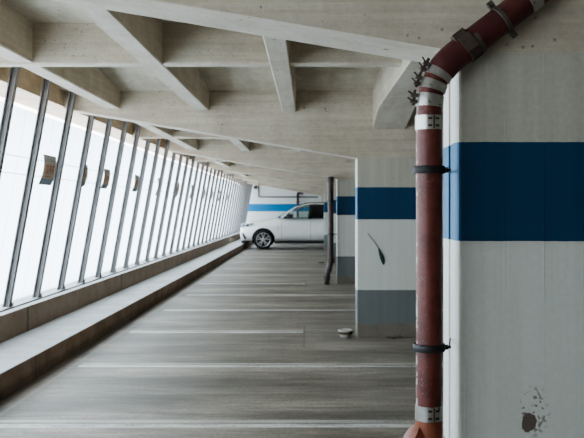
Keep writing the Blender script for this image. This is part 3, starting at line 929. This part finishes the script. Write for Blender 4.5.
    bm = bmesh.new(); obox(bm, Wd(1.535, s*1.0, .84), Vector((.35, 0, 1)).normalized(), Vector((0, 1, 0)), Vector((1, 0, -.35)).normalized(), .075, .008, .012); cp('wing_vent', bm, M['rim'])
    for hx, dn in ((2.62, 'front_door'), (3.66, 'rear_door')):
        bm = bmesh.new(); box(bm, CX+hx, CX+hx+.17, CY+s*1.005-.012, CY+s*1.005+.012, 1.075, 1.10, .008)
        par = None
        for o in car.children:
            if o.name.split('.')[0] == dn and (sum(v.co.y for v in o.data.vertices)/len(o.data.vertices)-CY)*s > 0: par = o
        cp('handle', bm, M['paint'], par)
    bm = bmesh.new()
    for gx in (1.675, 2.83):
        pts = []
        for i in range(9):
            z = .42 + (1.20-.42)*i/8
            best = max(ring(gx, 400), key=lambda p_: -abs(p_[1]-z) + (0 if p_[0] > 0 else -9))
            pts.append(Wd(gx, s*(best[0]+.0005), z))
        sweep(bm, pts, .005, 6)
    cp('door_gap', bm, M['cblack'])
# windscreen, rear window
bm = bmesh.new(); vs = [bm.verts.new(Wd(*q)) for q in [(1.50, -.84, 1.24), (1.44, 0, 1.25), (1.50, .84, 1.24), (2.27, .68, 1.69), (2.22, 0, 1.70), (2.27, -.68, 1.69)]]
bm.faces.new((vs[0], vs[1], vs[4], vs[5])); bm.faces.new((vs[1], vs[2], vs[3], vs[4])); cp('windscreen', bm, M['glass'])
bm = bmesh.new(); bm.faces.new([bm.verts.new(Wd(*q)) for q in [(4.98, -.80, 1.22), (4.98, .80, 1.22), (4.64, .66, 1.68), (4.64, -.66, 1.68)]]); cp('rear_window', bm, M['tint'])
# grille, plate-less bumper lip
for s in (-1, 1):
    bm = bmesh.new(); box(bm, CX-.012, CX+.05, CY+s*.19-.155, CY+s*.19+.155, .70, .93, .03); g = cp('grille', bm, M['cblack'])
    bm = bmesh.new()
    for k in range(9):
        yk = CY+s*.19-.13+.0325*k; box(bm, CX-.018, CX+.0, yk-.005, yk+.005, .72, .91)
    cp('grille_bar', bm, M['rim'], g)
bm = bmesh.new(); box(bm, CX+.06, CX+.40, CY-.78, CY+.78, .255, .315, .02); cp('front_lip', bm, M['cblack'])
# seats and dash seen through the glass
bm = bmesh.new(); box(bm, CX+1.55, CX+2.0, CY-.72, CY+.72, 1.18, 1.285, .03); cp('dashboard', bm, M['seat'])
for s in (-1, 1):
    bm = bmesh.new(); box(bm, CX+2.72, CX+2.88, CY+s*.40-.25, CY+s*.40+.25, 1.20, 1.45, .05); box(bm, CX+2.76, CX+2.86, CY+s*.40-.13, CY+s*.40+.13, 1.47, 1.63, .04)
    cp('seat', bm, M['seat'])
bm = bmesh.new(); lathe(bm, [(.17, -.012), (.185, 0), (.17, .012), (.155, 0), (.17, -.012)], (CX+2.12, CY-.40, 1.29), 'x', 24); cp('steering_wheel', bm, M['seat'])
bm = bmesh.new(); box(bm, CX+3.5, CX+3.7, CY-.65, CY+.65, 1.2, 1.52, .05); cp('rear_seat', bm, M['seat'])
# wheels
for wx in WX:
    for s in (-1, 1):
        c = (CX+wx, CY+s*.865, WR)
        bm = bmesh.new()
        rp = [(.285, -.125), (.345, -.13), (.375, -.115), (WR, -.08), (WR, .08), (.375, .115), (.345, .13), (.285, .125), (.27, .10), (.27, -.10), (.285, -.125)]
        lathe(bm, rp, c, 'y', 48); wl = cp('wheel', bm, M['tyre'])
        o = s*.12
        bm = bmesh.new()
        lathe(bm, [(.272, o-s*.06), (.286, o), (.278, o+s*.006), (.262, o), (.258, o-s*.05), (.272, o-s*.06)], c, 'y', 48)
        for k in range(5):                       # five double spokes and the hub
            for d in (-.13, .13):
                a0 = PI/2+2*PI*k/5; a1 = a0+d*1.15
                p0 = Vector((c[0]+.05*math.cos(a0+d), c[1]+o-s*.004, c[2]+.05*math.sin(a0+d)))
                p1 = Vector((c[0]+.268*math.cos(a1+d*.6), c[1]+o-s*.006, c[2]+.268*math.sin(a1+d*.6)))
                ax = (p1-p0).normalized(); sd = ax.cross(Vector((0, 1, 0)))
                obox(bm, (p0+p1)/2, ax, Vector((0, 1, 0)), sd, (p1-p0).length/2, .014, .0155)
        rings = lathe(bm, [(.001, o+s*.014), (.045, o+s*.012), (.065, o), (.065, o-s*.05)], c, 'y', 24)
        cp('rim', bm, M['rim'], wl)
        bm = bmesh.new(); lathe(bm, [(.001, o-s*.075), (.265, o-s*.07), (.268, o-s*.10)], c, 'y', 40); cp('brake_disc', bm, M['rimdark'], wl)

# ------------------------------------------------------------------ light and camera
W = bpy.data.worlds.new('World'); S.world = W; W.use_nodes = True
nt = W.node_tree; nt.nodes.clear()
wo = nt.nodes.new('ShaderNodeOutputWorld'); bg = nt.nodes.new('ShaderNodeBackground')
bg.inputs[0].default_value = (1.0, .968, .972, 1); bg.inputs[1].default_value = 6.5
nt.links.new(bg.outputs[0], wo.inputs[0])

cam = bpy.data.cameras.new('Camera'); co = bpy.data.objects.new('Camera', cam); C.objects.link(co)
co.location = (0, 0, EYE); co.rotation_euler = (PI/2, 0, 0)
cam.sensor_fit = 'HORIZONTAL'; cam.sensor_width = 36; cam.lens = F/584*36
cam.shift_x = -(VX-292)/584; cam.shift_y = -(219-VY)/584
cam.clip_start = .05; cam.clip_end = 200
cam.dof.use_dof = True; cam.dof.focus_distance = 3.6; cam.dof.aperture_fstop = 9.0
S.camera = co
S.view_settings.view_transform = 'AgX'
S.view_settings.look = 'AgX - Medium High Contrast'
S.view_settings.exposure = 0.06
